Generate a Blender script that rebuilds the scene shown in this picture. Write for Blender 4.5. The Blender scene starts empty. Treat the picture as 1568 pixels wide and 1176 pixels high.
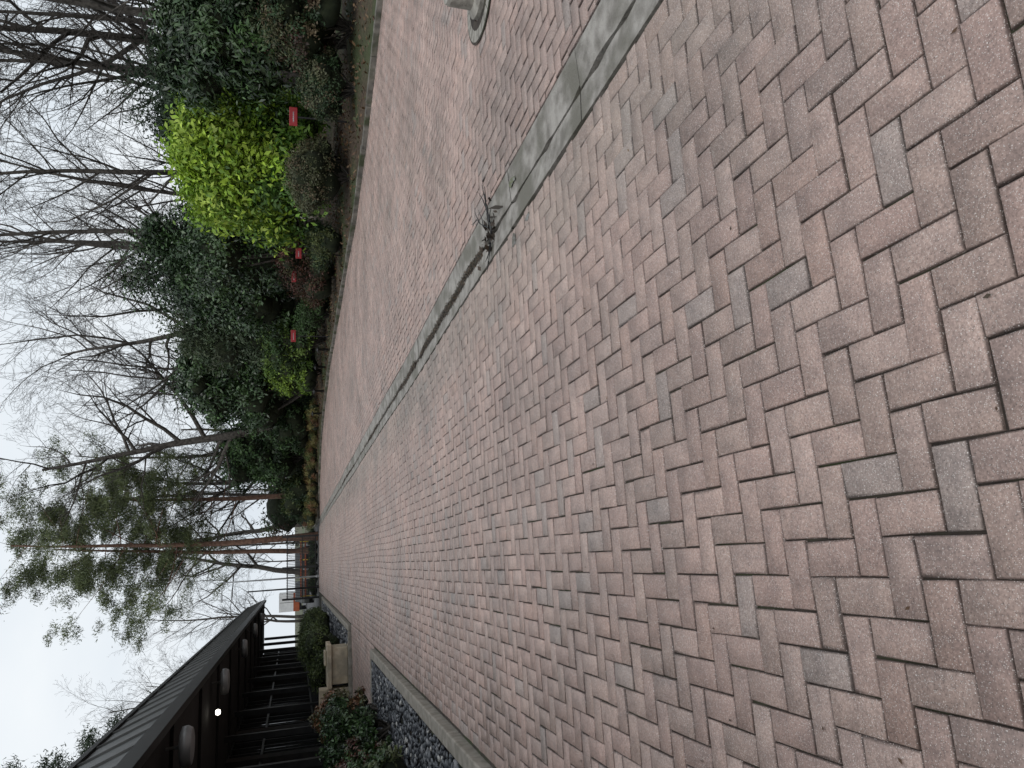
import bpy, math, random
import numpy as np
from mathutils import Vector, Matrix
from mathutils import noise as mn

random.seed(7)
scene = bpy.context.scene
COL = scene.collection

# ------------------------------------------------------------------ helpers
def mesh_np(name, V, F, mats, col=None, matidx=None, smooth=False):
    V = np.asarray(V, dtype=np.float32); F = np.asarray(F, dtype=np.int32)
    me = bpy.data.meshes.new(name)
    k = F.shape[1]
    me.vertices.add(len(V)); me.vertices.foreach_set("co", V.ravel())
    me.loops.add(F.size); me.loops.foreach_set("vertex_index", F.ravel())
    me.polygons.add(len(F))
    me.polygons.foreach_set("loop_start", np.arange(0, F.size, k, dtype=np.int32))
    try: me.polygons.foreach_set("loop_total", np.full(len(F), k, dtype=np.int32))
    except Exception: pass
    if matidx is not None: me.polygons.foreach_set("material_index", np.asarray(matidx, dtype=np.int32))
    if smooth: me.polygons.foreach_set("use_smooth", np.ones(len(F), dtype=bool))
    for m in mats: me.materials.append(m)
    me.update(calc_edges=True)
    if col is not None:
        a = me.color_attributes.new("col", 'FLOAT_COLOR', 'POINT')
        c = np.ones((len(V), 4), dtype=np.float32); c[:, :3] = col
        a.data.foreach_set("color", c.ravel())
    return me

def add_obj(name, me, parent=None, loc=None, rot=None, scale=None):
    o = bpy.data.objects.new(name, me)
    COL.objects.link(o)
    if parent: o.parent = parent
    if loc is not None: o.location = loc
    if rot is not None: o.rotation_euler = rot
    if scale is not None: o.scale = scale
    return o

def empty(name, loc=(0,0,0)):
    o = bpy.data.objects.new(name, None); COL.objects.link(o); o.location = loc
    o.empty_display_size = 0.2
    return o

class MB:
    def __init__(s): s.v=[]; s.f=[]; s.m=[]
    def box(s, x0,x1,y0,y1,z0,z1, mi=0):
        b=len(s.v)
        s.v += [(x0,y0,z0),(x1,y0,z0),(x1,y1,z0),(x0,y1,z0),(x0,y0,z1),(x1,y0,z1),(x1,y1,z1),(x0,y1,z1)]
        for q in [(0,3,2,1),(4,5,6,7),(0,1,5,4),(1,2,6,5),(2,3,7,6),(3,0,4,7)]:
            s.f.append(tuple(b+i for i in q)); s.m.append(mi)
    def quad(s, a,b_,c,d, mi=0):
        b=len(s.v); s.v += [a,b_,c,d]; s.f.append((b,b+1,b+2,b+3)); s.m.append(mi)
    def lathe(s, prof, cx=0, cy=0, n=24, mi=0):
        b=len(s.v)
        for r,z in prof:
            for i in range(n):
                t=2*math.pi*i/n; s.v.append((cx+r*math.cos(t),cy+r*math.sin(t),z))
        for j in range(len(prof)-1):
            for i in range(n):
                s.f.append((b+j*n+i,b+j*n+(i+1)%n,b+(j+1)*n+(i+1)%n,b+(j+1)*n+i)); s.m.append(mi)
    def tube(s, pts, rads, sides=5, mi=0):
        b=len(s.v); n=len(pts)
        for i,(p,r) in enumerate(zip(pts,rads)):
            if i==0: d=pts[1]-pts[0]
            elif i==n-1: d=pts[-1]-pts[-2]
            else: d=pts[i+1]-pts[i-1]
            d=d.normalized()
            a=d.orthogonal().normalized() if i==0 else (prev-d*prev.dot(d)).normalized()
            prev=a; c=d.cross(a)
            for k in range(sides):
                t=2*math.pi*k/sides
                q=p+a*(r*math.cos(t))+c*(r*math.sin(t)); s.v.append((q.x,q.y,q.z))
        for i in range(n-1):
            for k in range(sides):
                k2=(k+1)%sides
                s.f.append((b+i*sides+k,b+i*sides+k2,b+(i+1)*sides+k2,b+(i+1)*sides+k)); s.m.append(mi)
    def mesh(s, name, mats, smooth=False):
        me=bpy.data.meshes.new(name); me.from_pydata(s.v,[],s.f)
        for m in mats: me.materials.append(m)
        me.polygons.foreach_set("material_index", s.m)
        if smooth: me.polygons.foreach_set("use_smooth",[True]*len(s.f))
        me.update(); return me

def bevel(o, w=0.01, seg=2):
    m=o.modifiers.new("bevel",'BEVEL'); m.width=w; m.segments=seg; m.limit_method='ANGLE'

# ------------------------------------------------------------------ materials
def new_mat(name):
    m=bpy.data.materials.new(name); m.use_nodes=True
    nt=m.node_tree; b=nt.nodes["Principled BSDF"]
    return m,nt,b

def noise_mat(name, c1, c2, scale=5, rough=0.8, bump=0.3, bscale=None, metal=0, detail=6, c3=None, c3scale=1.0, spec=0.4):
    m,nt,b=new_mat(name); N=nt.nodes; L=nt.links
    tc=N.new("ShaderNodeTexCoord")
    n=N.new("ShaderNodeTexNoise"); n.inputs["Scale"].default_value=scale; n.inputs["Detail"].default_value=detail
    L.new(tc.outputs["Object"],n.inputs["Vector"])
    r=N.new("ShaderNodeValToRGB"); r.color_ramp.elements[0].position=.35; r.color_ramp.elements[1].position=.65
    r.color_ramp.elements[0].color=(*c1,1); r.color_ramp.elements[1].color=(*c2,1)
    L.new(n.outputs["Fac"],r.inputs["Fac"])
    out=r.outputs["Color"]
    if c3:
        n3=N.new("ShaderNodeTexNoise"); n3.inputs["Scale"].default_value=c3scale; n3.inputs["Detail"].default_value=4
        L.new(tc.outputs["Object"],n3.inputs["Vector"])
        r3=N.new("ShaderNodeValToRGB"); r3.color_ramp.elements[0].position=.48; r3.color_ramp.elements[1].position=.62
        L.new(n3.outputs["Fac"],r3.inputs["Fac"])
        mx=N.new("ShaderNodeMixRGB"); L.new(r3.outputs["Color"],mx.inputs["Fac"]); L.new(out,mx.inputs[1]); mx.inputs[2].default_value=(*c3,1)
        out=mx.outputs[0]
    L.new(out,b.inputs["Base Color"])
    b.inputs["Roughness"].default_value=rough; b.inputs["Metallic"].default_value=metal
    b.inputs["Specular IOR Level"].default_value=spec
    if bump:
        n2=N.new("ShaderNodeTexNoise"); n2.inputs["Scale"].default_value=bscale or scale*4; n2.inputs["Detail"].default_value=5
        L.new(tc.outputs["Object"],n2.inputs["Vector"])
        bp=N.new("ShaderNodeBump"); bp.inputs["Strength"].default_value=bump; bp.inputs["Distance"].default_value=.02
        L.new(n2.outputs["Fac"],bp.inputs["Height"]); L.new(bp.outputs["Normal"],b.inputs["Normal"])
    return m

def leaf_mat(name, rough=0.5, spec=.35, trans=.25):
    m,nt,b=new_mat(name); N=nt.nodes; L=nt.links
    a=N.new("ShaderNodeAttribute"); a.attribute_name="col"
    L.new(a.outputs["Color"],b.inputs["Base Color"])
    b.inputs["Roughness"].default_value=rough; b.inputs["Specular IOR Level"].default_value=spec
    if trans>0:
        t=N.new("ShaderNodeBsdfTranslucent"); L.new(a.outputs["Color"],t.inputs["Color"])
        mx=N.new("ShaderNodeMixShader"); mx.inputs[0].default_value=trans
        L.new(b.outputs[0],mx.inputs[1]); L.new(t.outputs[0],mx.inputs[2])
        L.new(mx.outputs[0],N["Material Output"].inputs["Surface"])
    return m

def brick_mat():
    m,nt,b=new_mat("paver_clay"); N=nt.nodes; L=nt.links
    a=N.new("ShaderNodeAttribute"); a.attribute_name="col"
    tc=N.new("ShaderNodeTexCoord")
    def noise(sc,det,ro):
        n=N.new("ShaderNodeTexNoise"); n.inputs["Scale"].default_value=sc; n.inputs["Detail"].default_value=det; n.inputs["Roughness"].default_value=ro
        L.new(tc.outputs["Object"],n.inputs["Vector"]); return n
    def ramp(n,p0,c0,p1,c1):
        r2=N.new("ShaderNodeValToRGB"); r2.color_ramp.elements[0].position=p0; r2.color_ramp.elements[1].position=p1
        r2.color_ramp.elements[0].color=(*c0,1); r2.color_ramp.elements[1].color=(*c1,1)
        L.new(n.outputs["Fac"],r2.inputs["Fac"]); return r2.outputs["Color"]
    def mult(x,y):
        mm=N.new("ShaderNodeMixRGB"); mm.blend_type='MULTIPLY'; mm.inputs[0].default_value=1
        L.new(x,mm.inputs[1]); L.new(y,mm.inputs[2]); return mm.outputs[0]
    n=noise(120,5,.75)
    cur=mult(a.outputs["Color"],ramp(n,.3,(.55,.55,.55),.7,(1.4,1.4,1.4)))
    n2=noise(.7,8,.65)
    cur=mult(cur,ramp(n2,.34,(.7,.72,.73),.62,(1.1,1.08,1.08)))
    n4=noise(11,6,.7)
    cur=mult(cur,ramp(n4,.32,(.76,.76,.77),.6,(1.08,1.07,1.06)))
    for sc,thr,sel,colr,amt in [(230,.32,.66,(.68,.62,.58,1),.8),(110,.2,.84,(.74,.69,.65,1),.85),(150,.28,.78,(.1,.075,.065,1),.65)]:
        v=N.new("ShaderNodeTexVoronoi"); v.inputs["Scale"].default_value=sc
        L.new(tc.outputs["Object"],v.inputs["Vector"])
        lt=N.new("ShaderNodeMath"); lt.operation='LESS_THAN'; lt.inputs[1].default_value=thr
        L.new(v.outputs["Distance"],lt.inputs[0])
        sep=N.new("ShaderNodeSeparateColor"); L.new(v.outputs["Color"],sep.inputs[0])
        gt=N.new("ShaderNodeMath"); gt.operation='GREATER_THAN'; gt.inputs[1].default_value=sel; L.new(sep.outputs[0],gt.inputs[0])
        mm=N.new("ShaderNodeMath"); mm.operation='MULTIPLY'; L.new(lt.outputs[0],mm.inputs[0]); L.new(gt.outputs[0],mm.inputs[1])
        m3=N.new("ShaderNodeMath"); m3.operation='MULTIPLY'; m3.inputs[1].default_value=amt; L.new(mm.outputs[0],m3.inputs[0])
        mx=N.new("ShaderNodeMixRGB"); L.new(m3.outputs[0],mx.inputs[0]); L.new(cur,mx.inputs[1]); mx.inputs[2].default_value=colr
        cur=mx.outputs[0]
    L.new(cur,b.inputs["Base Color"])
    rr=N.new("ShaderNodeMapRange"); rr.inputs[1].default_value=.35; rr.inputs[2].default_value=.65; rr.inputs[3].default_value=.38; rr.inputs[4].default_value=.6
    L.new(n2.outputs["Fac"],rr.inputs[0]); L.new(rr.outputs[0],b.inputs["Roughness"])
    b.inputs["Specular IOR Level"].default_value=.5
    bp=N.new("ShaderNodeBump"); bp.inputs["Strength"].default_value=.8; bp.inputs["Distance"].default_value=.004
    L.new(n.outputs["Fac"],bp.inputs["Height"]); L.new(bp.outputs["Normal"],b.inputs["Normal"])
    return m

M_brick=brick_mat()
M_joint=noise_mat("joint_sand",(.028,.022,.019),(.065,.052,.042),scale=9,rough=.95,c3=(.04,.05,.022),c3scale=1.5)
M_conc=noise_mat("gutter_concrete",(.17,.155,.135),(.36,.335,.305),scale=9,rough=.55,bump=.6,bscale=80,c3=(.15,.14,.115),c3scale=2.6,detail=12)
M_kerb=noise_mat("kerb_concrete",(.2,.18,.15),(.32,.29,.25),scale=8,rough=.85,bump=.4,bscale=60)
M_darkstone=noise_mat("edging_stone",(.09,.085,.075),(.2,.185,.16),scale=5,rough=.9,bump=.5,bscale=30,c3=(.05,.06,.03),c3scale=2)
M_mulch=noise_mat("mulch",(.035,.024,.016),(.1,.07,.045),scale=14,rough=1,bump=1,bscale=40,c3=(.045,.06,.022),c3scale=.35)
M_ground=noise_mat("earth",(.06,.055,.035),(.11,.1,.065),scale=3,rough=1,bump=.5,c3=(.05,.075,.028),c3scale=.1)
M_asph=noise_mat("asphalt",(.05,.05,.052),(.085,.085,.085),scale=8,rough=.85,bump=.3,bscale=80)
M_bark=noise_mat("bark_grey",(.03,.026,.022),(.09,.08,.07),scale=7,rough=.95,bump=.8,bscale=25)
M_twig=noise_mat("twig_bark",(.03,.025,.022),(.065,.055,.048),scale=4,rough=.95,bump=0)
M_pbark=noise_mat("bark_pine",(.09,.05,.035),(.18,.105,.075),scale=5,rough=.95,bump=.9,bscale=18)
M_leaf=leaf_mat("leaf",trans=.2)
M_gloss=leaf_mat("leaf_glossy",rough=.35,spec=.5,trans=0)
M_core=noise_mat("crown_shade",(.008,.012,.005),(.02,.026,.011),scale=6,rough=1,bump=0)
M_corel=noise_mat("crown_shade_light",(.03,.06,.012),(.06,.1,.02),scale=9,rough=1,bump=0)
M_roof=noise_mat("roof_metal",(.035,.037,.036),(.06,.062,.06),scale=3,rough=.5,bump=.1,bscale=20)
M_black=noise_mat("black_trim",(.008,.008,.009),(.018,.018,.018),scale=5,rough=.45,bump=0)
M_wall=noise_mat("dark_wall",(.014,.013,.012),(.028,.025,.023),scale=4,rough=.8,bump=.3)
M_soffit=noise_mat("soffit",(.009,.009,.009),(.018,.017,.016),scale=3,rough=.8,bump=0)
M_fix=noise_mat("lamp_shell",(.16,.16,.165),(.22,.22,.22),scale=5,rough=.35,bump=0,metal=.2)
M_tan=noise_mat("sandstone",(.38,.31,.22),(.52,.44,.33),scale=5,rough=.85,bump=.4,bscale=40,c3=(.3,.26,.2),c3scale=3)
M_post=noise_mat("bollard_concrete",(.22,.205,.18),(.36,.34,.3),scale=12,rough=.85,bump=.5,bscale=60)
M_white=noise_mat("white_paint",(.7,.7,.7),(.8,.8,.79),scale=3,rough=.5,bump=0)
M_red=noise_mat("red_sign_paint",(.24,.014,.018),(.3,.02,.026),scale=3,rough=.4,bump=0)
M_orange=noise_mat("orange_paint",(.3,.07,.03),(.38,.1,.04),scale=3,rough=.5,bump=0)
M_yel=noise_mat("yellow_paint",(.6,.42,.05),(.66,.5,.08),scale=3,rough=.5,bump=0)
M_metal=noise_mat("galv_metal",(.35,.36,.37),(.45,.46,.47),scale=5,rough=.4,bump=0,metal=.6)
def glass():
    m,nt,b=new_mat("window_glass"); b.inputs["Base Color"].default_value=(.012,.014,.014,1)
    b.inputs["Roughness"].default_value=.06; b.inputs["Specular IOR Level"].default_value=.6
    return m
M_glass=glass()
def emit():
    m,nt,b=new_mat("lamp_glow"); b.inputs["Base Color"].default_value=(.9,.9,.85,1)
    b.inputs["Emission Color"].default_value=(1,.93,.8,1); b.inputs["Emission Strength"].default_value=4
    return m
M_glow=emit()
def water():
    m,nt,b=new_mat("puddle_water"); b.inputs["Base Color"].default_value=(.16,.15,.13,1); b.inputs["Roughness"].default_value=.03
    b.inputs["Specular IOR Level"].default_value=.9
    return m
M_water=water()
M_stones=leaf_mat("slate_stones",rough=.4,spec=.5,trans=0)

rng=np.random.default_rng(3)
def valley(x,y):
    z=-0.035*np.exp(-((x-2.68)/0.9)**2)
    z+=0.006*np.sin(x*1.3+y*.7)+0.005*np.sin(y*1.1-x*.5+1)
    return z

# ------------------------------------------------------------------ ground
def plane(name,x0,x1,y0,y1,z,mat,nx=1,ny=1,fn=None):
    xs=np.linspace(x0,x1,nx+1); ys=np.linspace(y0,y1,ny+1)
    X,Y=np.meshgrid(xs,ys); Z=np.full_like(X,z)
    if fn is not None: Z=Z+fn(X,Y)
    V=np.stack([X.ravel(),Y.ravel(),Z.ravel()],1)
    i=np.arange(nx)[None,:]+np.arange(ny)[:,None]*(nx+1); i=i.ravel()
    F=np.stack([i,i+1,i+nx+2,i+nx+1],1)
    return add_obj(name,mesh_np(name,V,F,[mat],smooth=True))
plane("ground",-500,500,-100,900,-0.14,M_ground,40,40)
plane("asphalt_road",-14,3.2,51.2,140,-0.03,M_asph)
# sand bed showing in the joints (lowered under the gutter so the slot stays open)
def bedfn(x,y): return valley(x,y)-.08*np.exp(-((x-2.68)/.2)**4)
plane("paving_joint_bed",-9,12,-4,51,-0.013,M_joint,210,160,bedfn)

# ------------------------------------------------------------------ herringbone pavers
def pavers(name,xa,xb,ya,yb,bw=0.112,ox=0,oy=0):
    ni=int((xb-xa)/bw)+6; nj=int((yb-ya)/bw)+6
    I,J=np.meshgrid(np.arange(-3,ni),np.arange(-3,nj)); I=I.ravel(); J=J.ravel()
    k=(I-J)%4
    h=k==0; v=k==2
    x0=np.concatenate([I[h],I[v]]).astype(float); y0=np.concatenate([J[h],J[v]-1]).astype(float)
    x1=np.concatenate([I[h]+2,I[v]+1]).astype(float); y1=np.concatenate([J[h]+1,J[v]+1]).astype(float)
    x0=x0*bw+xa+ox;x1=x1*bw+xa+ox;y0=y0*bw+ya+oy;y1=y1*bw+ya+oy
    x0=np.clip(x0,xa,xb);x1=np.clip(x1,xa,xb);y0=np.clip(y0,ya,yb);y1=np.clip(y1,ya,yb)
    ok=((x1-x0)>.03)&((y1-y0)>.03)
    x0,x1,y0,y1=x0[ok],x1[ok],y0[ok],y1[ok]; n=len(x0)
    g=rng.uniform(.0014,.0036,n)
    cx=(x0+x1)/2;cy=(y0+y1)/2;hx=(x1-x0)/2-g;hy=(y1-y0)/2-g
    dxw=.012*np.sin(cy*.45+cx*.3)+.006*np.sin(cy*1.3); dyw=.010*np.sin(cx*.8+cy*.2)
    edgef=np.clip(np.minimum(cx-xa,xb-cx)/.6,0,1)
    cx=cx+rng.normal(0,.0014,n)+dxw*edgef;cy=cy+rng.normal(0,.0014,n)+dyw
    th=rng.normal(0,.010,n)
    ch=.0045
    sx=np.array([-1,1,1,-1]);sy=np.array([-1,-1,1,1])
    V=np.zeros((n,12,3))
    tz=rng.normal(0,.0014,n); tilx=rng.normal(0,.010,n); tily=rng.normal(0,.010,n)
    for ring,(ins,zz) in enumerate([(0,-.03),(0,-.0045),(ch,0)]):
        lx=(hx[:,None]-ins)*sx; ly=(hy[:,None]-ins)*sy
        if ring==2:
            lx=lx+rng.normal(0,.0013,lx.shape); ly=ly+rng.normal(0,.0013,ly.shape)
            chip=(rng.random(lx.shape)<.05)*rng.uniform(.003,.012,lx.shape)
            lx=lx-np.sign(lx)*chip; ly=ly-np.sign(ly)*chip
        V[:,ring*4:ring*4+4,0]=cx[:,None]+lx*np.cos(th)[:,None]-ly*np.sin(th)[:,None]
        V[:,ring*4:ring*4+4,1]=cy[:,None]+lx*np.sin(th)[:,None]+ly*np.cos(th)[:,None]
        V[:,ring*4:ring*4+4,2]=zz+tz[:,None]+lx*tilx[:,None]+ly*tily[:,None]
    V[:,:,2]+=valley(cx,cy)[:,None]
    b=np.arange(n)[:,None]*12
    fs=[]
    for r in (0,1):
        for q in range(4):
            q2=(q+1)%4
            fs.append(b+np.array([r*4+q,r*4+q2,r*4+4+q2,r*4+4+q]))
    fs.append(b+np.array([8,9,10,11]))
    F=np.concatenate(fs,0)
    pal=np.array([[.4,.283,.245],[.425,.307,.265],[.385,.283,.247],[.36,.29,.26],[.445,.33,.287],[.39,.287,.247],[.405,.283,.24]])
    pi=rng.choice(len(pal),n,p=[.22,.2,.18,.07,.1,.14,.09])
    c=pal[pi]*rng.uniform(.92,1.06,(n,1))
    dm=np.exp(-((cx-2.2)/.45)**2)[:,None]*.35
    c=c*(1-dm)+np.array([.26,.24,.2])*dm
    c=np.repeat(c[:,None,:],12,1)
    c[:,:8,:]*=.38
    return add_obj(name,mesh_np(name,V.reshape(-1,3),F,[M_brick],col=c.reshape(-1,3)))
pavers("brick_pavement",-1.72,2.44,-2.5,51)
pavers("brick_pavement",2.96,11.2,-1.0,51,ox=.05)
pavers("brick_pavement",-9,-1.73,16.25,22.6)

# ------------------------------------------------------------------ drainage gutter
def gutter():
    root=empty("drainage_gutter")
    mb=MB(); rd=random.Random(5)
    y=-2.5
    while y<50.5:
        L=rd.uniform(1.4,1.7)
        y1=min(y+L,50.8)
        n=12
        for (xa,xb) in [(2.455,2.648),(2.676,2.95)]:
            ja=rd.uniform(-.006,.004); jb=rd.uniform(-.005,.005); dz=rd.uniform(-.003,.003)
            left=xa<2.6
            # broken, uneven lip along the open slot
            lip=[rd.uniform(-.004,.004)+(rd.uniform(.008,.03) if rd.random()<.16 else 0) for _ in range(n+1)]
            for k in range(n):
                ya=y+.003+(y1-y-.006)*k/n; yb=y+.003+(y1-y-.006)*(k+1)/n
                za=float(valley(np.array(xa),np.array(ya)))+dz;zb=float(valley(np.array(xa),np.array(yb)))+dz
                zl=(.0 if left else -.012); zr=(-.012 if left else .0)
                A0=A1=xa+ja; B0=B1=xb+jb
                if left: B0=xb-lip[k]; B1=xb-lip[k+1]
                else: A0=xa+lip[k]; A1=xa+lip[k+1]
                mb.quad((A0,ya,za+zl),(B0,ya,za+zr),(B1,yb,zb+zr),(A1,yb,zb+zl),0)
                mb.quad((B0,ya,za+zr),(B0,ya,za-.1),(B1,yb,zb-.1),(B1,yb,zb+zr),0)
                mb.quad((A0,ya,za+zl),(A0,ya,za-.1),(A1,yb,zb-.1),(A1,yb,zb+zl),0)
        y=y1
    add_obj("channel_slabs",mb.mesh("channel_slabs",[M_conc]),root)
    mb=MB()
    for k in range(110):
        ya=-2.5+k*.48; mb.box(2.60,2.72,ya,ya+.479,-.125,-.085,0)
    add_obj("slot_dirt",mb.mesh("slot_dirt",[M_black]),root)
gutter()
def litter(name,pts,size,pal,mat,seed=1,curl=.4):
    r=np.random.default_rng(seed); n=len(pts)
    a=r.uniform(0,2*np.pi,n); s=r.uniform(.6,1.3,n)*size
    pal=np.array(pal); c=pal[r.integers(0,len(pal),n)]*r.uniform(.7,1.3,(n,1))
    t=np.stack([np.cos(a),np.sin(a),r.normal(0,curl*.4,n)],1); w=np.stack([-np.sin(a),np.cos(a),r.normal(0,curl*.6,n)],1)
    P=np.asarray(pts)
    V=np.stack([P-t*s[:,None],P+w*s[:,None]*.5+[0,0,.1*size],P+t*s[:,None]+np.array([0,0,.3*size]),P-w*s[:,None]*.5],1)
    F=np.arange(n*4).reshape(n,4)
    return add_obj(name,mesh_np(name,V.reshape(-1,3),F,[mat],col=np.repeat(c[:,None],4,1).reshape(-1,3)))
r=np.random.default_rng(11)
DIRT=[(.06,.04,.027),(.04,.03,.022),(.1,.065,.038),(.045,.04,.025)]
yy=np.concatenate([r.uniform(6.0,9.6,5600),10+r.exponential(1.2,1800),16+r.normal(0,.8,1400),24+r.normal(0,1.5,1400),r.uniform(6,40,2000)])
xx=2.662+r.normal(0,.026,len(yy))+.012*np.sin(yy*5)
zz=valley(xx,yy)-.014+r.uniform(0,.014,len(yy))
litter("leaf_litter",np.stack([xx,yy,zz],1),.014,DIRT,M_leaf,2)
n=700
xx=r.uniform(-1.7,9,n); yy=r.uniform(1,40,n)
litter("leaf_litter",np.stack([xx,yy,valley(xx,yy)+.004],1),.009,[(.1,.055,.03),(.2,.13,.07),(.06,.045,.03)],M_leaf,3)

def puddle(cx,cy,rx,ry):
    n=28; z=float(valley(np.array(cx),np.array(cy)))+.004; ph=random.uniform(0,6)
    ring=[(cx+rx*(1+.25*math.sin(3*t+ph)+.12*math.sin(5*t))*math.cos(t),cy+ry*(1+.2*math.sin(2*t+ph))*math.sin(t),z) for t in [2*math.pi*i/n for i in range(n)]]
    me=bpy.data.meshes.new("puddle"); me.from_pydata(ring,[],[tuple(range(n))]); me.materials.append(M_water)
    add_obj("puddle",me)
puddle(2.33,5.05,.05,.06); puddle(2.8,5.0,.03,.09); puddle(2.36,4.7,.025,.05)

def twig():
    mb=MB()
    base=Vector((2.66,5.6,float(valley(np.array(2.66),np.array(5.6)))+.02))
    rd=random.Random(21)
    def br(p,d,L,r,lev):
        pts=[p]; q=p.copy(); dd=d.copy()
        for i in range(5):
            dd=(dd+Vector((rd.uniform(-.35,.35),rd.uniform(-.35,.35),rd.uniform(-.12,.12)))).normalized()
            q=q+dd*(L/5); q.z=max(q.z,-.03); pts.append(q.copy())
        mb.tube(pts,[r*(1-.15*i) for i in range(6)],5)
        if lev>0:
            for k in range(4):
                i=rd.randint(1,5); a=rd.choice([-1,1])*rd.uniform(.5,1.1)
                d2=Vector((dd.x*math.cos(a)-dd.y*math.sin(a),dd.x*math.sin(a)+dd.y*math.cos(a),rd.uniform(0,.4)))
                br(pts[i],d2.normalized(),L*.55,r*.6,lev-1)
    br(base,Vector((.9,-.3,.12)),.38,.012,1)
    br(base,Vector((-.8,.5,.06)),.26,.011,1)
    br(base,Vector((.4,.9,.16)),.26,.009,1)
    add_obj("fallen_twig",mb.mesh("fallen_twig",[M_black]))
twig()
rl_=np.random.default_rng(77); n=55
litter("dead_leaf_pile",np.stack([2.68+rl_.normal(0,.09,n),5.65+rl_.normal(0,.12,n),-.025+rl_.uniform(0,.03,n)],1),.03,[(.03,.022,.016),(.05,.035,.025)],M_leaf,78,1.5)

mb=MB()
mb.lathe([(.27,-.05),(.27,.04),(.24,.06),(.2,.075),(.195,.27),(.18,.3),(.001,.305)],4.93,5.42,32)
add_obj("concrete_bollard_base",mb.mesh("concrete_bollard_base",[M_post],smooth=False))
mb=MB()
for i in range(26):
    t0=2*math.pi*(i+.04)/26; t1=2*math.pi*(i+.96)/26
    def P(rr,t): return (4.93+rr*math.cos(t),5.42+rr*math.sin(t),.010)
    mb.quad(P(.36,t0),P(.46,t0),P(.46,t1),P(.36,t1),0)
mb.lathe([(.28,.006),(.48,.006)],4.93,5.42,40,1)
add_obj("circular_paver_ring",mb.mesh("circular_paver_ring",[M_post,M_joint]))

# ------------------------------------------------------------------ garden bed (right)
edge=[(10.75,-4),(10.5,6),(10.1,11.8),(9.2,15.5),(8.8,18.5),(8.7,26),(8.6,34),(7.7,40.5),(6.6,45),(4.6,48),(2.9,49.6),(2.7,56),(3.2,80)]
def resample(pts,step):
    out=[]
    for (a,b) in zip(pts[:-1],pts[1:]):
        L=math.dist(a,b); n=max(1,int(L/step))
        for i in range(n): out.append((a[0]+(b[0]-a[0])*i/n,a[1]+(b[1]-a[1])*i/n))
    out.append(pts[-1]); return out
E=resample(edge,.6)
V=[];F=[]
offs=[0,.3,.8,1.5,2.5,4,6,9,14,22,40]
for (x,y) in E:
    for o_ in offs:
        xx_=x+o_+.05
        h=.07+.22*(1-math.exp(-o_/2.5))+.08*mn.noise(Vector((xx_*.7,y*.7,0)))*min(1,o_)
        V.append((xx_,y,h))
m_=len(offs)
for i in range(len(E)-1):
    for j in range(m_-1):
        F.append((i*m_+j,i*m_+j+1,(i+1)*m_+j+1,(i+1)*m_+j))
add_obj("garden_bed",mesh_np("garden_bed",V,F,[M_mulch],smooth=True))
mb=MB()
Es=resample(edge,1.15)
for a,b in zip(Es[:-1],Es[1:]):
    d=Vector((b[0]-a[0],b[1]-a[1],0)); d.normalize(); nrm=Vector((d.y,-d.x,0))
    A=Vector((a[0],a[1],0))+d*.008; B=Vector((b[0],b[1],0))-d*.008
    j=random.uniform(-.012,.012); h=.11+random.uniform(-.01,.012); w=.14
    q=[A+nrm*j,A+nrm*(j+w),B+nrm*(j+w),B+nrm*j]
    if nrm.x<0: q=[A-nrm*j,A-nrm*(j+w),B-nrm*(j+w),B-nrm*j]
    bi=len(mb.v)
    for z in (-.05,h): mb.v+= [(p.x,p.y,z) for p in q]
    for f in [(0,3,2,1),(4,5,6,7),(0,1,5,4),(1,2,6,5),(2,3,7,6),(3,0,4,7)]:
        mb.f.append(tuple(bi+i for i in f)); mb.m.append(0)
o=add_obj("garden_edging",mb.mesh("garden_edging",[M_darkstone])); bevel(o,.012)
n=11000
ii=r.integers(0,len(E),n); Ea=np.array(E)[ii]
off=r.uniform(.1,5,n)
xx=Ea[:,0]+off; yy=Ea[:,1]+r.uniform(-.3,.3,n); zz=.09+.22*(1-np.exp(-off/2.5))+.03
litter("fallen_leaves",np.stack([xx,yy,zz],1),.05,[(.12,.07,.035),(.09,.05,.03),(.17,.11,.06),(.06,.075,.03)],M_leaf,5,1.0)

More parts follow.
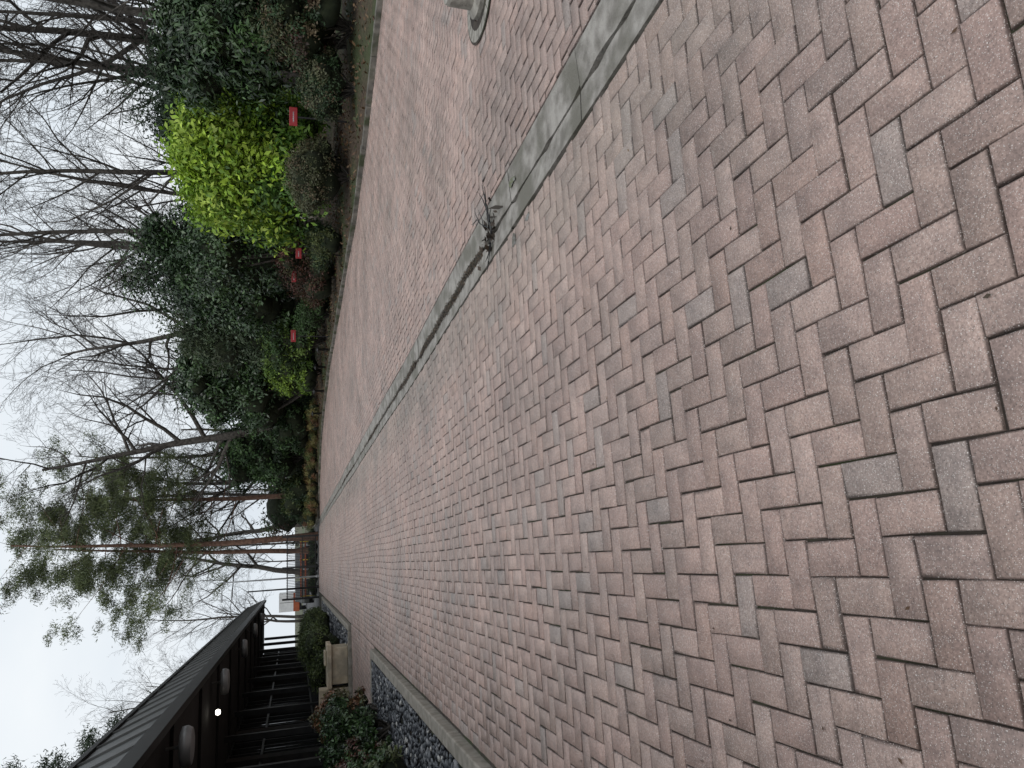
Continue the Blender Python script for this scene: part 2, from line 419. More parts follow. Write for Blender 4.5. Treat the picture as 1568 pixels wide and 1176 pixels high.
# ------------------------------------------------------------------ left planters
def planter(name,y0,y1):
    root=empty(name)
    mb=MB(); y=y0
    while y<y1-.05:
        yb=min(y+1.0,y1)
        mb.box(-1.93,-1.76,y+.004,yb-.004,-.05,.10)
        y=yb
    mb.box(-4.44,-1.94,y0,y0+.15,-.05,.10); mb.box(-4.44,-1.94,y1-.15,y1,-.05,.10)
    o=add_obj("kerb",mb.mesh("kerb",[M_kerb]),root); bevel(o,.02,3)
    mb=MB(); mb.box(-4.44,-1.94,y0+.16,y1-.16,-.05,.05)
    add_obj("soil",mb.mesh("soil",[M_joint]),root)
planter("planter_bed",-1,16.2); planter("planter_bed",22.7,44)
def stones(name,x0,x1,y0,y1,n,smin,smax,z,seed):
    r=np.random.default_rng(seed)
    t=(1+5**.5)/2
    ico=np.array([(-1,t,0),(1,t,0),(-1,-t,0),(1,-t,0),(0,-1,t),(0,1,t),(0,-1,-t),(0,1,-t),(t,0,-1),(t,0,1),(-t,0,-1),(-t,0,1)])/1.9
    fc=np.array([(0,11,5),(0,5,1),(0,1,7),(0,7,10),(0,10,11),(1,5,9),(5,11,4),(11,10,2),(10,7,6),(7,1,8),(3,9,4),(3,4,2),(3,2,6),(3,6,8),(3,8,9),(4,9,5),(2,4,11),(6,2,10),(8,6,7),(9,8,1)])
    s=r.uniform(smin,smax,n)
    sc=np.stack([s*r.uniform(.7,1.4,n),s*r.uniform(.6,1.1,n),s*r.uniform(.25,.5,n)],1)
    V=ico[None]*sc[:,None,:]*(1+r.normal(0,.12,(n,12,1)))
    a=r.uniform(0,6.28,n); tl=r.normal(0,.35,n)
    x=V[:,:,0];y=V[:,:,1];zz=V[:,:,2]
    y2=y*np.cos(tl)[:,None]-zz*np.sin(tl)[:,None]; z2=y*np.sin(tl)[:,None]+zz*np.cos(tl)[:,None]
    x3=x*np.cos(a)[:,None]-y2*np.sin(a)[:,None]; y3=x*np.sin(a)[:,None]+y2*np.cos(a)[:,None]
    V=np.stack([x3+r.uniform(x0,x1,n)[:,None],y3+r.uniform(y0,y1,n)[:,None],z2+z+r.uniform(0,.03,n)[:,None]],2)
    F=(np.arange(n)[:,None,None]*12+fc[None]).reshape(-1,3)
    pal=np.array([(.06,.065,.075),(.1,.105,.115),(.035,.037,.045),(.2,.2,.21),(.45,.44,.42)])
    c=pal[r.choice(5,n,p=[.36,.26,.24,.1,.04])]
    add_obj(name,mesh_np(name,V.reshape(-1,3),F,[M_stones],col=np.repeat(c[:,None],12,1).reshape(-1,3)))
stones("slate_gravel",-4.35,-1.97,0,16,9000,.03,.065,.06,1)
stones("slate_gravel",-4.35,-1.97,23,43.7,4000,.04,.08,.06,2)

# ------------------------------------------------------------------ foliage
def lumpy(cx,cy,cz,rx,ry,rz,sub=2,amp=.18,seed=0):
    import bmesh
    bm=bmesh.new(); bmesh.ops.create_icosphere(bm,subdivisions=sub,radius=1)
    vs=[]
    for v in bm.verts:
        k=1+amp*mn.noise(v.co*1.7+Vector((seed*3.1,cx,cy)))*1.4
        vs.append((cx+v.co.x*rx*k,cy+v.co.y*ry*k,cz+v.co.z*rz*k))
    fs=[tuple(x.index for x in f.verts) for f in bm.faces]
    bm.free(); return vs,fs

def foliage(name, loc, lobes, n, size, aspect, pal, seed=0, clumps=60, spread=.16, mat=None, core=.8, shell=(.78,1.08), trunk=None, droop=0.0, out_bias=1.0, clumpvar=.4, stems=True, lowpal=None, lowz=0, coremat=None):
    r=np.random.default_rng(seed)
    lobes=np.array(lobes,float)
    area=(lobes[:,3]*lobes[:,5]); pr=area/area.sum()
    C=clumps*len(lobes)
    li=r.choice(len(lobes),C,p=pr)
    d=r.normal(size=(C,3)); d/=np.linalg.norm(d,axis=1)[:,None]
    flip=(d[:,2]<-.35); d[flip,2]*=-.6; d/=np.linalg.norm(d,axis=1)[:,None]
    rad=r.uniform(shell[0],shell[1],C)
    cc=lobes[li,:3]+d*lobes[li,3:6]*rad[:,None]
    ccol=np.array(pal)[r.integers(0,len(pal),C)]*(1+r.uniform(-clumpvar,clumpvar,(C,1)))
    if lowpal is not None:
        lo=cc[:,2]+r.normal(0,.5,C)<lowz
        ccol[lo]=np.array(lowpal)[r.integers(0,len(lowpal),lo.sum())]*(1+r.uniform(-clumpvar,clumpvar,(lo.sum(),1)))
    ci=r.integers(0,C,n)
    R=lobes[li[ci],3:6].mean(1)
    off=r.normal(size=(n,3))*spread*R[:,None]
    P=cc[ci]+off
    P[:,2]=np.maximum(P[:,2],.02)
    dd=d[ci]
    nn=dd*out_bias+r.normal(size=(n,3))*.7+np.array([0,0,.35]); nn/=np.linalg.norm(nn,axis=1)[:,None]
    t=np.cross(nn,r.normal(size=(n,3))); t+=dd*.45-np.array([0,0,droop]); t-=nn*(t*nn).sum(1)[:,None]*.6
    t/=np.linalg.norm(t,axis=1)[:,None]
    w=np.cross(nn,t); w/=np.maximum(np.linalg.norm(w,axis=1)[:,None],1e-4)
    s=size*r.uniform(.6,1.35,n)[:,None]
    fold=nn*s*.12
    V=np.stack([P-t*s*.5,P+w*s*aspect*.5+fold,P+t*s*.6,P-w*s*aspect*.5+fold],1).reshape(-1,3)
    F=np.arange(n*4).reshape(n,4)
    c=ccol[ci]*r.uniform(.7,1.35,(n,1)); c=np.clip(c,0,1)
    col=np.repeat(c[:,None],4,1).reshape(-1,3)
    me=mesh_np(name,V,F,[mat or M_leaf],col=col)
    root=add_obj(name,me,loc=loc)
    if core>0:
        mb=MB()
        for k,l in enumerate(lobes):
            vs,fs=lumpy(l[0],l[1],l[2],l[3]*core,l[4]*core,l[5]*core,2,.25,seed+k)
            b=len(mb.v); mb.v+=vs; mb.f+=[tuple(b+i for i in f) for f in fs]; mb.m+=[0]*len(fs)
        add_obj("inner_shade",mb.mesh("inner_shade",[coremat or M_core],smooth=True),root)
    if stems:
        mb=MB()
        rr=random.Random(seed)
        for l in lobes:
            for _ in range(2):
                a=rr.uniform(0,6.28); p0=Vector((rr.uniform(-.1,.1),rr.uniform(-.1,.1),-.05)); p1=Vector((l[0]+math.cos(a)*l[3]*.4,l[1]+math.sin(a)*l[4]*.4,l[2]))
                mid=p0.lerp(p1,.5)+Vector((rr.uniform(-.1,.1),rr.uniform(-.1,.1),0))
                th=(trunk or .025)
                mb.tube([p0,mid,p1],[th,th*.8,th*.4],6)
        add_obj("stems",mb.mesh("stems",[M_bark],smooth=True),root)
    return root

def dome_lobes(w,h,k,seed,squash=1.0):
    r=random.Random(seed); out=[(0,0,h*.5,w*.33,w*.33,h*.42)]
    for i in range(k):
        a=i*2.399+r.uniform(-.3,.3); rad=w*.5*r.uniform(.4,.66); z=h*r.uniform(.22,.8)
        s=w*r.uniform(.15,.26)
        fall=1-.5*max(0,z/h-.45)
        out.append((math.cos(a)*rad*fall,math.sin(a)*rad*fall*squash,z,s,s,s*r.uniform(.7,1)))
    return out

DK=[(.024,.047,.019),(.032,.062,.025),(.042,.074,.033),(.019,.037,.017)]
MID=[(.042,.082,.026),(.054,.1,.033),(.038,.07,.023)]
BRIGHT=[(.22,.35,.035),(.29,.42,.045),(.18,.3,.03),(.34,.45,.07),(.13,.23,.03)]
GREY=[(.09,.1,.05),(.12,.125,.07),(.07,.085,.04),(.13,.1,.06)]
REDB=[(.07,.03,.022),(.09,.04,.028),(.05,.028,.02),(.06,.06,.025)]
OLIVE=[(.085,.105,.035),(.11,.13,.045),(.06,.08,.028)]

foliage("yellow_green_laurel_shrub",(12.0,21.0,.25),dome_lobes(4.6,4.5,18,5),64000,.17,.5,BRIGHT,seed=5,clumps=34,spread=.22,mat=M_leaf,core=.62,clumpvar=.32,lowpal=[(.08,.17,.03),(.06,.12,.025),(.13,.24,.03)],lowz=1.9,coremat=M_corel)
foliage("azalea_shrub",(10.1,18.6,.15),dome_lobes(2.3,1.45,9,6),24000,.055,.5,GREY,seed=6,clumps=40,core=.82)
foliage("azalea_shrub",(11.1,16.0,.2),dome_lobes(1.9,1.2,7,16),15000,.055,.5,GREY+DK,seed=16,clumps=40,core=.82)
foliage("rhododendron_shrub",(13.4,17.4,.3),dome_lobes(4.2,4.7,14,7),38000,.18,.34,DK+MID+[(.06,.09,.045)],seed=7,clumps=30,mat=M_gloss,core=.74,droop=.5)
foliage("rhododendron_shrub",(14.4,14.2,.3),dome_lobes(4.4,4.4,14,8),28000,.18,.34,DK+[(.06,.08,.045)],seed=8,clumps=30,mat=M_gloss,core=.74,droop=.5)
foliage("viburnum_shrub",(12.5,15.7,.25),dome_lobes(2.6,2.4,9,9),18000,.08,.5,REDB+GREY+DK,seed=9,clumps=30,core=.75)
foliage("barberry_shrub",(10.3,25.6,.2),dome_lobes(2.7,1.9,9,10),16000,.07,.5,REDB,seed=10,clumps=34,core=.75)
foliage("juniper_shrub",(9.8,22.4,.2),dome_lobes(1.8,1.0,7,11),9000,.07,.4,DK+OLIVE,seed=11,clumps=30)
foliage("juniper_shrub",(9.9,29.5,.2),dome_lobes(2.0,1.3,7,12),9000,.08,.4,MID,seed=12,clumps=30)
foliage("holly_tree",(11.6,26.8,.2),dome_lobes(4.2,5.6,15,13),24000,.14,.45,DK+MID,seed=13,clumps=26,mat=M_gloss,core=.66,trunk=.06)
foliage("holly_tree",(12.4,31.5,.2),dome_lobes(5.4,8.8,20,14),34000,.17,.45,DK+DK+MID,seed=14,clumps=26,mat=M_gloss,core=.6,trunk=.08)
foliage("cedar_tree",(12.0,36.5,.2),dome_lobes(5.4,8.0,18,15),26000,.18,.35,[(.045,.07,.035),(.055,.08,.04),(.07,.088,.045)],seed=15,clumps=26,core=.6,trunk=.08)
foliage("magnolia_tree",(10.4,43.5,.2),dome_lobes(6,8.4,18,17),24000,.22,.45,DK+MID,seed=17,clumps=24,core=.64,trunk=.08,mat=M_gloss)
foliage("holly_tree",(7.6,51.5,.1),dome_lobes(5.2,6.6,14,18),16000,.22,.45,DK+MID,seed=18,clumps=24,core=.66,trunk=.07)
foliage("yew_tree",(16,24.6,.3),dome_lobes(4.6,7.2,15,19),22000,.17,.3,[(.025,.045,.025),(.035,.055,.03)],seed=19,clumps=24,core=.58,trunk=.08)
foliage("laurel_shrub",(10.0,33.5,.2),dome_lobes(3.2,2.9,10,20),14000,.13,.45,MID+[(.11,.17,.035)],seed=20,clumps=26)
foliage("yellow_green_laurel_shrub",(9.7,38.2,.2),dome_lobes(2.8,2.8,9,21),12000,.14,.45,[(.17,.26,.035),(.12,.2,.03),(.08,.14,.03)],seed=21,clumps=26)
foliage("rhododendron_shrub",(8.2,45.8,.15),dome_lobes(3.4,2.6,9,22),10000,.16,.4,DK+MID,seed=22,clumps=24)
foliage("grass_flower_border",(6.6,47.6,.1),[(i*-.95,i*.42,.32+.1*math.sin(i*2),.62,.5,.42) for i in range(5)]+[(i*.55+.4,-i*1.5,.3,.5,.7,.4) for i in range(4)],16000,.12,.2,[(.2,.17,.06),(.15,.14,.05),(.09,.12,.04),(.16,.08,.04)],seed=23,clumps=20,core=.7,stems=False)
foliage("yew_shrub",(4.6,52.6,0),dome_lobes(3.6,2.2,9,24),10000,.16,.4,DK+OLIVE,seed=24,clumps=24)
lob=[]
rr=random.Random(4)
for i in range(34):
    t=i/33; x=30-24*t+rr.uniform(-2,2); y=20+46*t+rr.uniform(-3,3)
    s=rr.uniform(1.4,2.6); lob.append((x,y,s*.8+.1,s*1.2,s*1.2,s))
foliage("understorey_thicket",(0,0,0),lob,36000,.28,.4,DK+OLIVE+REDB,seed=25,clumps=16,core=.7,stems=False)

k=30
for (nm,x,y,w,h,pal) in [("cherry_laurel_shrub",-2.75,5.9,1.1,.95,DK+MID),("cherry_laurel_shrub",-2.75,8.0,1.15,1.0,MID+OLIVE),("cherry_laurel_shrub",-2.8,9.7,1.25,1.0,MID+OLIVE),("photinia_shrub",-2.9,11.6,1.0,.95,REDB+MID),("cherry_laurel_shrub",-2.75,13.2,1.15,1.1,MID+DK),("photinia_shrub",-2.8,15.0,.9,1.25,[(.14,.065,.035),(.16,.09,.045),(.09,.085,.035)])]:
    foliage(nm,(x,y,.08),dome_lobes(w,h,9,k),11000,.06,.45,pal,seed=k,clumps=28,mat=M_gloss,core=.7); k+=1
for y in (24.6,26.8,29.2,31.8,34.6,37.4,40.4):
    foliage("boxwood_shrub",(-2.9,y,.08),dome_lobes(1.9,1.2+.15*math.sin(y),9,k),7500,.065,.5,[(.06,.085,.028),(.085,.11,.035),(.045,.065,.022)],seed=k,clumps=30,core=.8); k+=1

# ------------------------------------------------------------------ trees
def grow(mb,rd,p,d,L,r0,lev,maxlev,conf,ends=None):
    nseg=[9,6,4,2,2][lev]; sides=[9,5,4,3,3][lev]
    pts=[p.copy()]; rads=[r0]; q=p.copy(); dd=d.copy(); ds=[d.copy()]
    wob=conf['wob'][lev]; up=conf['up'][lev]
    for i in range(nseg):
        dd=(dd+Vector((rd.gauss(0,wob),rd.gauss(0,wob),rd.gauss(0,wob*.6)+up))).normalized()
        q=q+dd*(L/nseg); pts.append(q.copy()); ds.append(dd.copy())
        t=(i+1)/nseg; rads.append(max(r0*(1-t)**.8 if lev else r0*(1-.8*t),.006))
    if lev==0: rads[0]=r0*1.35
    mb.tube(pts,rads,sides,0 if lev<2 else 1)
    if ends is not None and lev>=conf.get('endlev',2): ends.append((pts[-1],dd.copy()))
    if lev<maxlev:
        nc=conf['n'][lev]
        for k in range(nc):
            t=conf['start'][lev]+(1-conf['start'][lev])*(k+rd.random())/nc
            f=t*nseg; i=min(int(f),nseg-1); u=f-i
            pp=pts[i].lerp(pts[i+1],u); bd=ds[i+1]
            ax=bd.orthogonal().normalized(); ax=Matrix.Rotation(rd.uniform(0,6.283),3,bd)@ax
            ang=conf['ang'][lev]*rd.uniform(.7,1.3)
            nd=(bd*math.cos(ang)+ax*math.sin(ang)).normalized()
            rl=conf['ratio'][lev]*rd.uniform(.65,1.25)*(1-.45*t if lev==0 else 1-.3*t)
            rc=(rads[i]*(1-u)+rads[i+1]*u)*conf['rr'][lev]
            grow(mb,rd,pp,nd,L*rl,rc,lev+1,maxlev,conf,ends)

CONF=dict(wob=[.05,.13,.18,.2,.2],up=[.03,.07,.05,.03,.02],n=[16,7,5,3,0],start=[.22,.2,.15,.15,0],ang=[.75,.7,.7,.7,.7],ratio=[.42,.5,.5,.5,.5],rr=[.55,.58,.62,.65,.6])
CONF2=dict(CONF); CONF2.update(wob=[.1,.2,.22,.2,.2],n=[12,8,6,3,0],start=[.3,.15,.15,.1,0],ang=[.95,.75,.7,.7,.7],ratio=[.62,.5,.5,.5,.5],rr=[.68,.58,.62,.65,.6])
TREES=[]
for i,(H,R,cf) in enumerate([(17,.19,CONF),(19,.2,CONF),(15,.15,CONF),(17,.36,CONF2),(14,.24,CONF2)]):
    mb=MB(); grow(mb,random.Random(50+i),Vector((0,0,-.2)),Vector((0,0,1)),H,R,0,4,cf)
    TREES.append(mb.mesh("bare_tree_mesh",[M_bark,M_twig],smooth=True))
rt=random.Random(9)
def bt(i,x,y,s=1.0):
    add_obj("bare_tree",TREES[i],loc=(x,y,0),rot=(rt.uniform(-.05,.05),rt.uniform(-.05,.05),rt.uniform(0,6.28)),scale=(s,s,s*rt.uniform(.95,1.08)))
for (i,x,y,s) in [(0,18.5,24.5,1),(1,18,27.5,1),(2,20,26,1),(0,17,30.5,.95),(4,21,30,1.1),(1,15.5,33,.9),(2,17.5,36,1.05),(0,15.5,39,1),(4,15,45,1.1),(1,18,42,1),
                  (3,9.3,49.5,1.0),(2,12.8,52,1),(4,7.2,60,1.0),(0,5.6,66,1),(1,9.5,66,1),(2,14,60,1.1),(3,22,52,1),(0,26,40,1),(1,24,34,1),(2,17.5,20,1),
                  (3,-1,84,.9),(0,-5,80,.85),(2,2.5,86,.9),(1,-9,66,.8),(4,-13,60,.85),(2,-8.5,58,.75),(3,5,92,1)]:
    bt(i,x,y,s)
root=empty("distant_bare_trees")
for k in range(22):
    a=-.42+1.27*(k+rt.random())/22; D=rt.uniform(85,115)
    s=rt.uniform(.75,1.1)
    add_obj("woodland_tree",TREES[rt.randint(0,4)],root,loc=(D*math.sin(a),D*math.cos(a),0),rot=(0,0,rt.uniform(0,6.28)),scale=(s,s,s))

def pine(x,y,H,R,seed,zlow=.42,dens=1.0,cols=None,spreadf=1.0):
    rd=random.Random(seed); mb=MB(); ends=[]
    cf=dict(wob=[.03,.1,.16,.2],up=[.03,.045,.05,.05],n=[int(22*dens),7,4,0],start=[zlow,.3,.2,.1],ang=[1.3,.7,.7,.6],ratio=[.34*spreadf,.42,.45,.4],rr=[.3,.5,.6,.6],endlev=2)
    grow(mb,rd,Vector((0,0,-.2)),Vector((0,0,1)),H,R,0,3,cf,ends)
    root=add_obj("pine_tree",mb.mesh("pine_trunk",[M_pbark,M_bark],smooth=True),loc=(x,y,0))
    r=np.random.default_rng(seed)
    P=np.array([e[0][:] for e in ends]); n=len(P); per=44
    P=np.repeat(P,per,0)+r.normal(size=(n*per,3))*np.array([.24,.24,.12])
    d=r.normal(size=(n*per,3))+np.array([0,0,.5]); d/=np.linalg.norm(d,axis=1)[:,None]
    w=np.cross(d,r.normal(size=d.shape)); w/=np.linalg.norm(w,axis=1)[:,None]
    L=r.uniform(.14,.3,len(P))[:,None]; ww=.024
    V=np.stack([P-w*ww,P+w*ww,P+d*L],1).reshape(-1,3)
    pal=np.array(cols or [(.1,.125,.05),(.13,.155,.065),(.07,.09,.04)])
    cl=np.repeat(pal[r.integers(0,3,n)]*r.uniform(.7,1.3,(n,1)),per,0)*r.uniform(.8,1.2,(n*per,1))
    add_obj("needles",mesh_np("needles",V,np.arange(len(V)).reshape(-1,3),[M_leaf],col=np.repeat(cl[:,None],3,1).reshape(-1,3)),root)
pine(1.9,53.5,18.5,.24,101,spreadf=1.2)
pine(1.0,56.5,17,.2,102)
pine(5.0,57,16,.22,103,zlow=.35)
pine(-10.6,41,14.2,.25,104,zlow=.3,dens=1.2,cols=[(.03,.05,.028),(.045,.065,.035),(.025,.04,.022)])

# ------------------------------------------------------------------ building (left)
def building():
    root=empty("office_building")
    Y0,Y1=-3,56
    mb=MB()
    def rp(y,t): return (-2.2-.38*t,y,3.62+.92*t)
    mb.quad(rp(Y0,0),rp(Y1,0),rp(Y1,1),rp(Y0,1))
    mb.quad((-2.58,Y0,4.54),(-2.58,Y1,4.54),(-16,Y1,4.6),(-16,Y0,4.6))
    mb.quad((-2.2,Y1,3.62),(-16,Y1,3.62),(-16,Y1,4.6),(-2.58,Y1,4.54))
    y=Y0+.3
    while y<Y1:
        a=rp(y,0);b=rp(y,1); x0,z0=a[0],a[2];x1,z1=b[0],b[2]
        bi=len(mb.v); o_=.03
        mb.v+=[(x0+.002,y-.015,z0),(x0+.002,y+.015,z0),(x1+.002,y+.015,z1),(x1+.002,y-.015,z1),(x0+o_,y-.012,z0+.012),(x0+o_,y+.012,z0+.012),(x1+o_,y+.012,z1+.012),(x1+o_,y-.012,z1+.012)]
        for f in [(4,5,6,7),(0,1,5,4),(1,2,6,5),(2,3,7,6),(3,0,4,7)]:
            mb.f.append(tuple(bi+i for i in f)); mb.m.append(0)
        y+=1.1
    add_obj("roof",mb.mesh("roof",[M_roof]),root)
    mb=MB(); mb.box(-2.30,-2.165,Y0,Y1,3.40,3.615); mb.box(-2.60,-2.53,Y0,Y1,4.545,4.62)
    add_obj("fascia",mb.mesh("fascia",[M_black]),root)
    mb=MB(); mb.box(-5.6,-2.305,Y0,Y1,3.52,3.6)
    for k in range(14): mb.box(-5.5,-2.31,Y0+1+k*4,Y0+1.12+k*4,3.46,3.515)
    add_obj("soffit",mb.mesh("soffit",[M_soffit]),root)
    mb=MB()
    mb.box(-15.9,-5.5,Y0+.22,Y1-.22,-.1,.5)
    y=Y0
    while y<Y1-.1:
        mb.box(-5.9,-5.48,y,y+.5,.505,3.5,0)
        mb.box(-5.75,-5.70,y+.5,min(y+4.0,Y1),.505,3.5,1)
        for q in (1.35,2.2,3.05): mb.box(-5.69,-5.60,y+q,y+q+.06,.505,3.5,2)
        mb.box(-5.59,-5.55,y+.5,min(y+4.0,Y1),2.5,2.57,2)
        y+=4.0
    mb.box(-15.9,-5.95,Y0,Y0+.2,-.1,3.6); mb.box(-15.9,-5.95,Y1-.2,Y1-.01,-.1,3.6)
    add_obj("walls",mb.mesh("walls",[M_wall,M_glass,M_black]),root)
    mb=MB(); y=4.6
    while y<Y1:
        mb.box(-4.62,-4.46,y,y+.16,.0,3.42); y+=3.75
    for z in (1.0,.15): mb.box(-4.57,-4.52,-2,16.2,z,z+.05); mb.box(-4.57,-4.52,22.7,Y1,z,z+.05)
    yy_=-2
    while yy_<Y1:
        if not(16.2<yy_<22.7): mb.box(-4.555,-4.535,yy_,yy_+.02,.2,1.0)
        yy_+=.14
    add_obj("porch_posts",mb.mesh("porch_posts",[M_black]),root)
    mb=MB(); mb.box(-5.48,-4.63,Y0,Y1,-.05,.06); add_obj("porch_floor",mb.mesh("porch_floor",[M_kerb]),root)
building()
def ceiling_lamp(y):
    mb=MB()
    prof=[(.02,3.52),(.03,3.32),(.22,3.31),(.30,3.28),(.31,3.20),(.27,3.13)]
    mb.lathe(prof,-2.66,y,28,0); mb.lathe([(.27,3.13),(.2,3.115),(.001,3.11)],-2.66,y,28,1)
    add_obj("canopy_lamp",mb.mesh("canopy_lamp",[M_fix,M_metal],smooth=True))
for y in (6.5,13.6,20.6,28.4,36,43.5): ceiling_lamp(y)
mb=MB(); mb.lathe([(.001,3.36),(.05,3.36),(.07,3.31),(.05,3.26),(.001,3.25)],-3.25,20.0,20,0); add_obj("lit_globe_lamp",mb.mesh("lit_globe_lamp",[M_glow],smooth=True))

mb=MB(); mb.box(-3.35,-2.35,22.85,23.75,0.1,.55); mb.box(-3.45,-2.25,22.75,23.85,.555,.68); mb.box(-3.40,-2.30,22.8,23.8,-.05,.095)
mb.box(-2.85,-2.45,23.0,23.6,.685,.75); mb.box(-4.4,-3.46,22.9,23.4,-.05,.9)
o=add_obj("sandstone_pedestal",mb.mesh("sandstone_pedestal",[M_tan])); bevel(o,.02,2)

def sign(x,y,h,w=.62,hh=.34,ang=0):
    root=empty("red_garden_sign",(x,y,0)); root.rotation_euler=(0,0,ang)
    mb=MB(); mb.box(-.02,.02,-.02,.02,0,h+hh*.3); mb.box(-.03,.03,.021,.03,h-.02,h+.02)
    add_obj("post",mb.mesh("post",[M_black]),root)
    mb=MB(); mb.box(-w/2,w/2,-.05,-.025,h,h+hh)
    o=add_obj("panel",mb.mesh("panel",[M_red]),root); bevel(o,.008)
    mb=MB()
    ww=w*.3; z=h+hh*.42; xk=-ww
    while xk<ww-.03:
        l=random.uniform(.015,.035); mb.box(xk,xk+l,-.054,-.052,z,z+.03); xk+=l+.014
    add_obj("lettering",mb.mesh("lettering",[M_metal]),root)
sign(11.25,17.7,1.5,.46,.2,ang=-.4); sign(9.7,22.9,1.35,.34,.18,-.35); sign(9.8,25.2,1.5,.4,.16,-.3); sign(9.4,31.0,1.5,.5,.2,-.25)
for (x,y) in [(9.0,31.6),(8.5,37.5),(8.0,40.8),(9.1,35)]:
    mb=MB(); mb.lathe([(.05,0),(.05,.55),(.14,.57),(.14,.6),(.05,.66),(.001,.68)],x,y,16); add_obj("garden_path_light",mb.mesh("garden_path_light",[M_black],smooth=True))

# ------------------------------------------------------------------ gate and far things
def gate():
    root=empty("iron_gate",(0,0,0)); mb=MB()
    y=52
    for x in (-2.1,-.1,1.9): mb.box(x-.06,x+.06,y-.06,y+.06,-.03,2.3)
    for z in (.15,1.0,1.95): mb.box(-2.04,1.84,y-.025,y+.025,z,z+.06)
    x=-2.0
    while x<1.84:
        if abs(x+.1)>.07: mb.box(x-.016,x+.016,y-.012,y+.012,.21,2.05)
        x+=.1
    add_obj("bars",mb.mesh("bars",[M_black]),root)
gate()
def pole(x,y,h,mat,r=.05,arm=True,name="street_lamp"):
    mb=MB(); mb.lathe([(r*2,-.1),(r*2,.15),(r*1.2,.2),(r*.8,h),(.001,h+.02)],x,y,12)
    if arm:
        mb.tube([Vector((x,y,h-.05)),Vector((x-.3,y,h+.1)),Vector((x-.8,y,h+.12))],[r*.6,r*.5,r*.5],6); mb.box(x-1.2,x-.75,y-.1,y+.1,h+.06,h+.16)
    add_obj(name,mb.mesh(name,[mat]))
pole(-.75,51.3,5.8,M_metal); pole(-1.4,50.9,4.4,M_black,.05,False,"sign_post")
mb=MB()
for x in (-2.2,-.9,.4,1.7): mb.box(x-.04,x+.04,57.96,58.04,-.03,1.15,1)
for z in (.7,1.02): mb.box(-2.2,1.7,57.93,57.955,z,z+.1,0)
add_obj("orange_safety_barrier",mb.mesh("orange_safety_barrier",[M_orange,M_yel]))
def truck(x,y):
    root=empty("box_truck",(x,y,0)); mb=MB()
    mb.box(-1.1,1.1,0,5,.9,3.3,0); mb.box(-1.12,1.12,-.03,-.001,1.6,3.32,0); mb.box(-1.12,1.12,-.03,-.001,.88,1.595,1); mb.box(-.02,.02,-.05,-.032,1,3.2,2)
    mb.box(-1,1,.1,6.8,.6,.88,2); mb.box(-1.05,1.05,5.1,6.9,.89,2.5,1)
    o=add_obj("box_body",mb.mesh("box_body",[M_white,M_orange,M_black]),root); bevel(o,.03,2)
    mb=MB()
    for sx in (-.9,.9):
        for q in (1.0,5.8): mb.tube([Vector((sx-.12,q,.45)),Vector((sx+.12,q,.45))],[.45,.45],18)
    add_obj("wheels",mb.mesh("wheels",[M_black]),root)
truck(-4.4,100)
def car(x,y,mat):
    root=empty("parked_car",(x,y,0))
    prof=[(-2.1,.35),(-2.15,.75),(-2.0,.95),(-1.1,1.02),(-.5,1.42),(.9,1.45),(1.7,1.05),(2.1,.95),(2.15,.4)]
    mb=MB(); n=len(prof)
    for sx in (-.85,.85):
        for a,z in prof: mb.v.append((sx*(.88 if z>1.3 else 1),a,z))
    for i in range(n-1): mb.f.append((i,i+1,n+i+1,n+i)); mb.m.append(1 if 3<=i<=5 and i!=4 else 0)
    mb.f.append(tuple(range(n))); mb.m.append(0); mb.f.append(tuple(range(2*n-1,n-1,-1))); mb.m.append(0)
    mb.f.append((0,n,2*n-1,n-1)); mb.m.append(0)
    o=add_obj("body",mb.mesh("body",[mat,M_glass]),root); bevel(o,.05,3)
    mb=MB()
    for sx in (-.8,.8):
        for yy in (-1.35,1.35):
            mb.tube([Vector((sx-.1,yy,.33)),Vector((sx+.1,yy,.33))],[.33,.33],18)
    add_obj("wheels",mb.mesh("wheels",[M_black]),root)
car(.6,64,M_black); car(-2.1,66,M_roof)
foliage("boxwood_hedge",(-.2,54.2,0),[(i*.7-1.4,0,.25,.5,.45,.32) for i in range(6)],8000,.1,.4,DK+OLIVE,seed=60,clumps=20,stems=False)

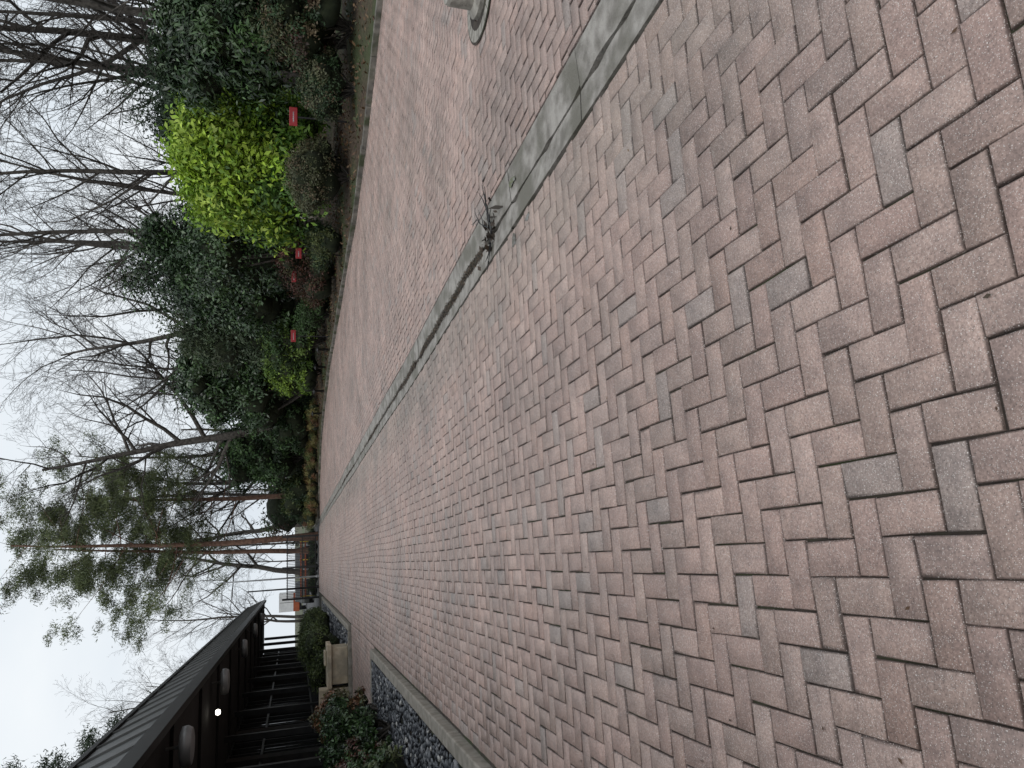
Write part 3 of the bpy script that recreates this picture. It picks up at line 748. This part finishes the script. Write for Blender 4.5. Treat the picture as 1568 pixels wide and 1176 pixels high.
# ------------------------------------------------------------------ world, sun
w=bpy.data.worlds.new("World"); scene.world=w; w.use_nodes=True
nt=w.node_tree; N=nt.nodes; L=nt.links; bg=N["Background"]
sky=N.new("ShaderNodeTexSky"); sky.sky_type='NISHITA'; sky.sun_disc=False
sky.sun_elevation=math.radians(48); sky.sun_rotation=math.radians(200); sky.dust_density=5; sky.air_density=1.2
hs=N.new("ShaderNodeHueSaturation"); hs.inputs["Saturation"].default_value=.35; L.new(sky.outputs[0],hs.inputs["Color"])
tc=N.new("ShaderNodeTexCoord"); mp=N.new("ShaderNodeMapping"); mp.inputs["Scale"].default_value=(1,1,2.5); L.new(tc.outputs["Generated"],mp.inputs[0])
nz=N.new("ShaderNodeTexNoise"); nz.inputs["Scale"].default_value=2.0; nz.inputs["Detail"].default_value=5; L.new(mp.outputs[0],nz.inputs["Vector"])
rp_=N.new("ShaderNodeValToRGB"); rp_.color_ramp.elements[0].position=.3; rp_.color_ramp.elements[1].position=.7
rp_.color_ramp.elements[0].color=(7.8,8.6,9.4,1); rp_.color_ramp.elements[1].color=(9.9,10.3,10.6,1); L.new(nz.outputs["Fac"],rp_.inputs["Fac"])
mx=N.new("ShaderNodeMixRGB"); mx.inputs[0].default_value=.9; L.new(hs.outputs[0],mx.inputs[1]); L.new(rp_.outputs[0],mx.inputs[2])
L.new(mx.outputs[0],bg.inputs["Color"]); bg.inputs["Strength"].default_value=.1
s=bpy.data.lights.new("sun",'SUN'); s.energy=1.0; s.angle=math.radians(35); s.color=(1,.98,.95)
so=bpy.data.objects.new("sun",s); COL.objects.link(so)
so.rotation_euler=(math.radians(42),0,math.radians(-20))

# ------------------------------------------------------------------ camera (phone held in portrait, picture stored sideways)
yaw=math.radians(13.3); p=math.radians(16.5)
Fv=Vector((math.sin(yaw)*math.cos(p),math.cos(yaw)*math.cos(p),-math.sin(p)))
Rv=Vector((math.cos(yaw),-math.sin(yaw),0)); Uv=Rv.cross(Fv)
M=Matrix((( -Uv.x,Rv.x,-Fv.x,0),(-Uv.y,Rv.y,-Fv.y,0),(-Uv.z,Rv.z,-Fv.z,1.6),(0,0,0,1)))
cam=bpy.data.cameras.new("camera"); cam.sensor_width=36; cam.lens=25.95; cam.clip_end=2000; cam.clip_start=.05
co=bpy.data.objects.new("camera",cam); COL.objects.link(co); co.matrix_world=M
scene.camera=co
scene.view_settings.view_transform='Standard'; scene.view_settings.look='None'; scene.view_settings.exposure=0
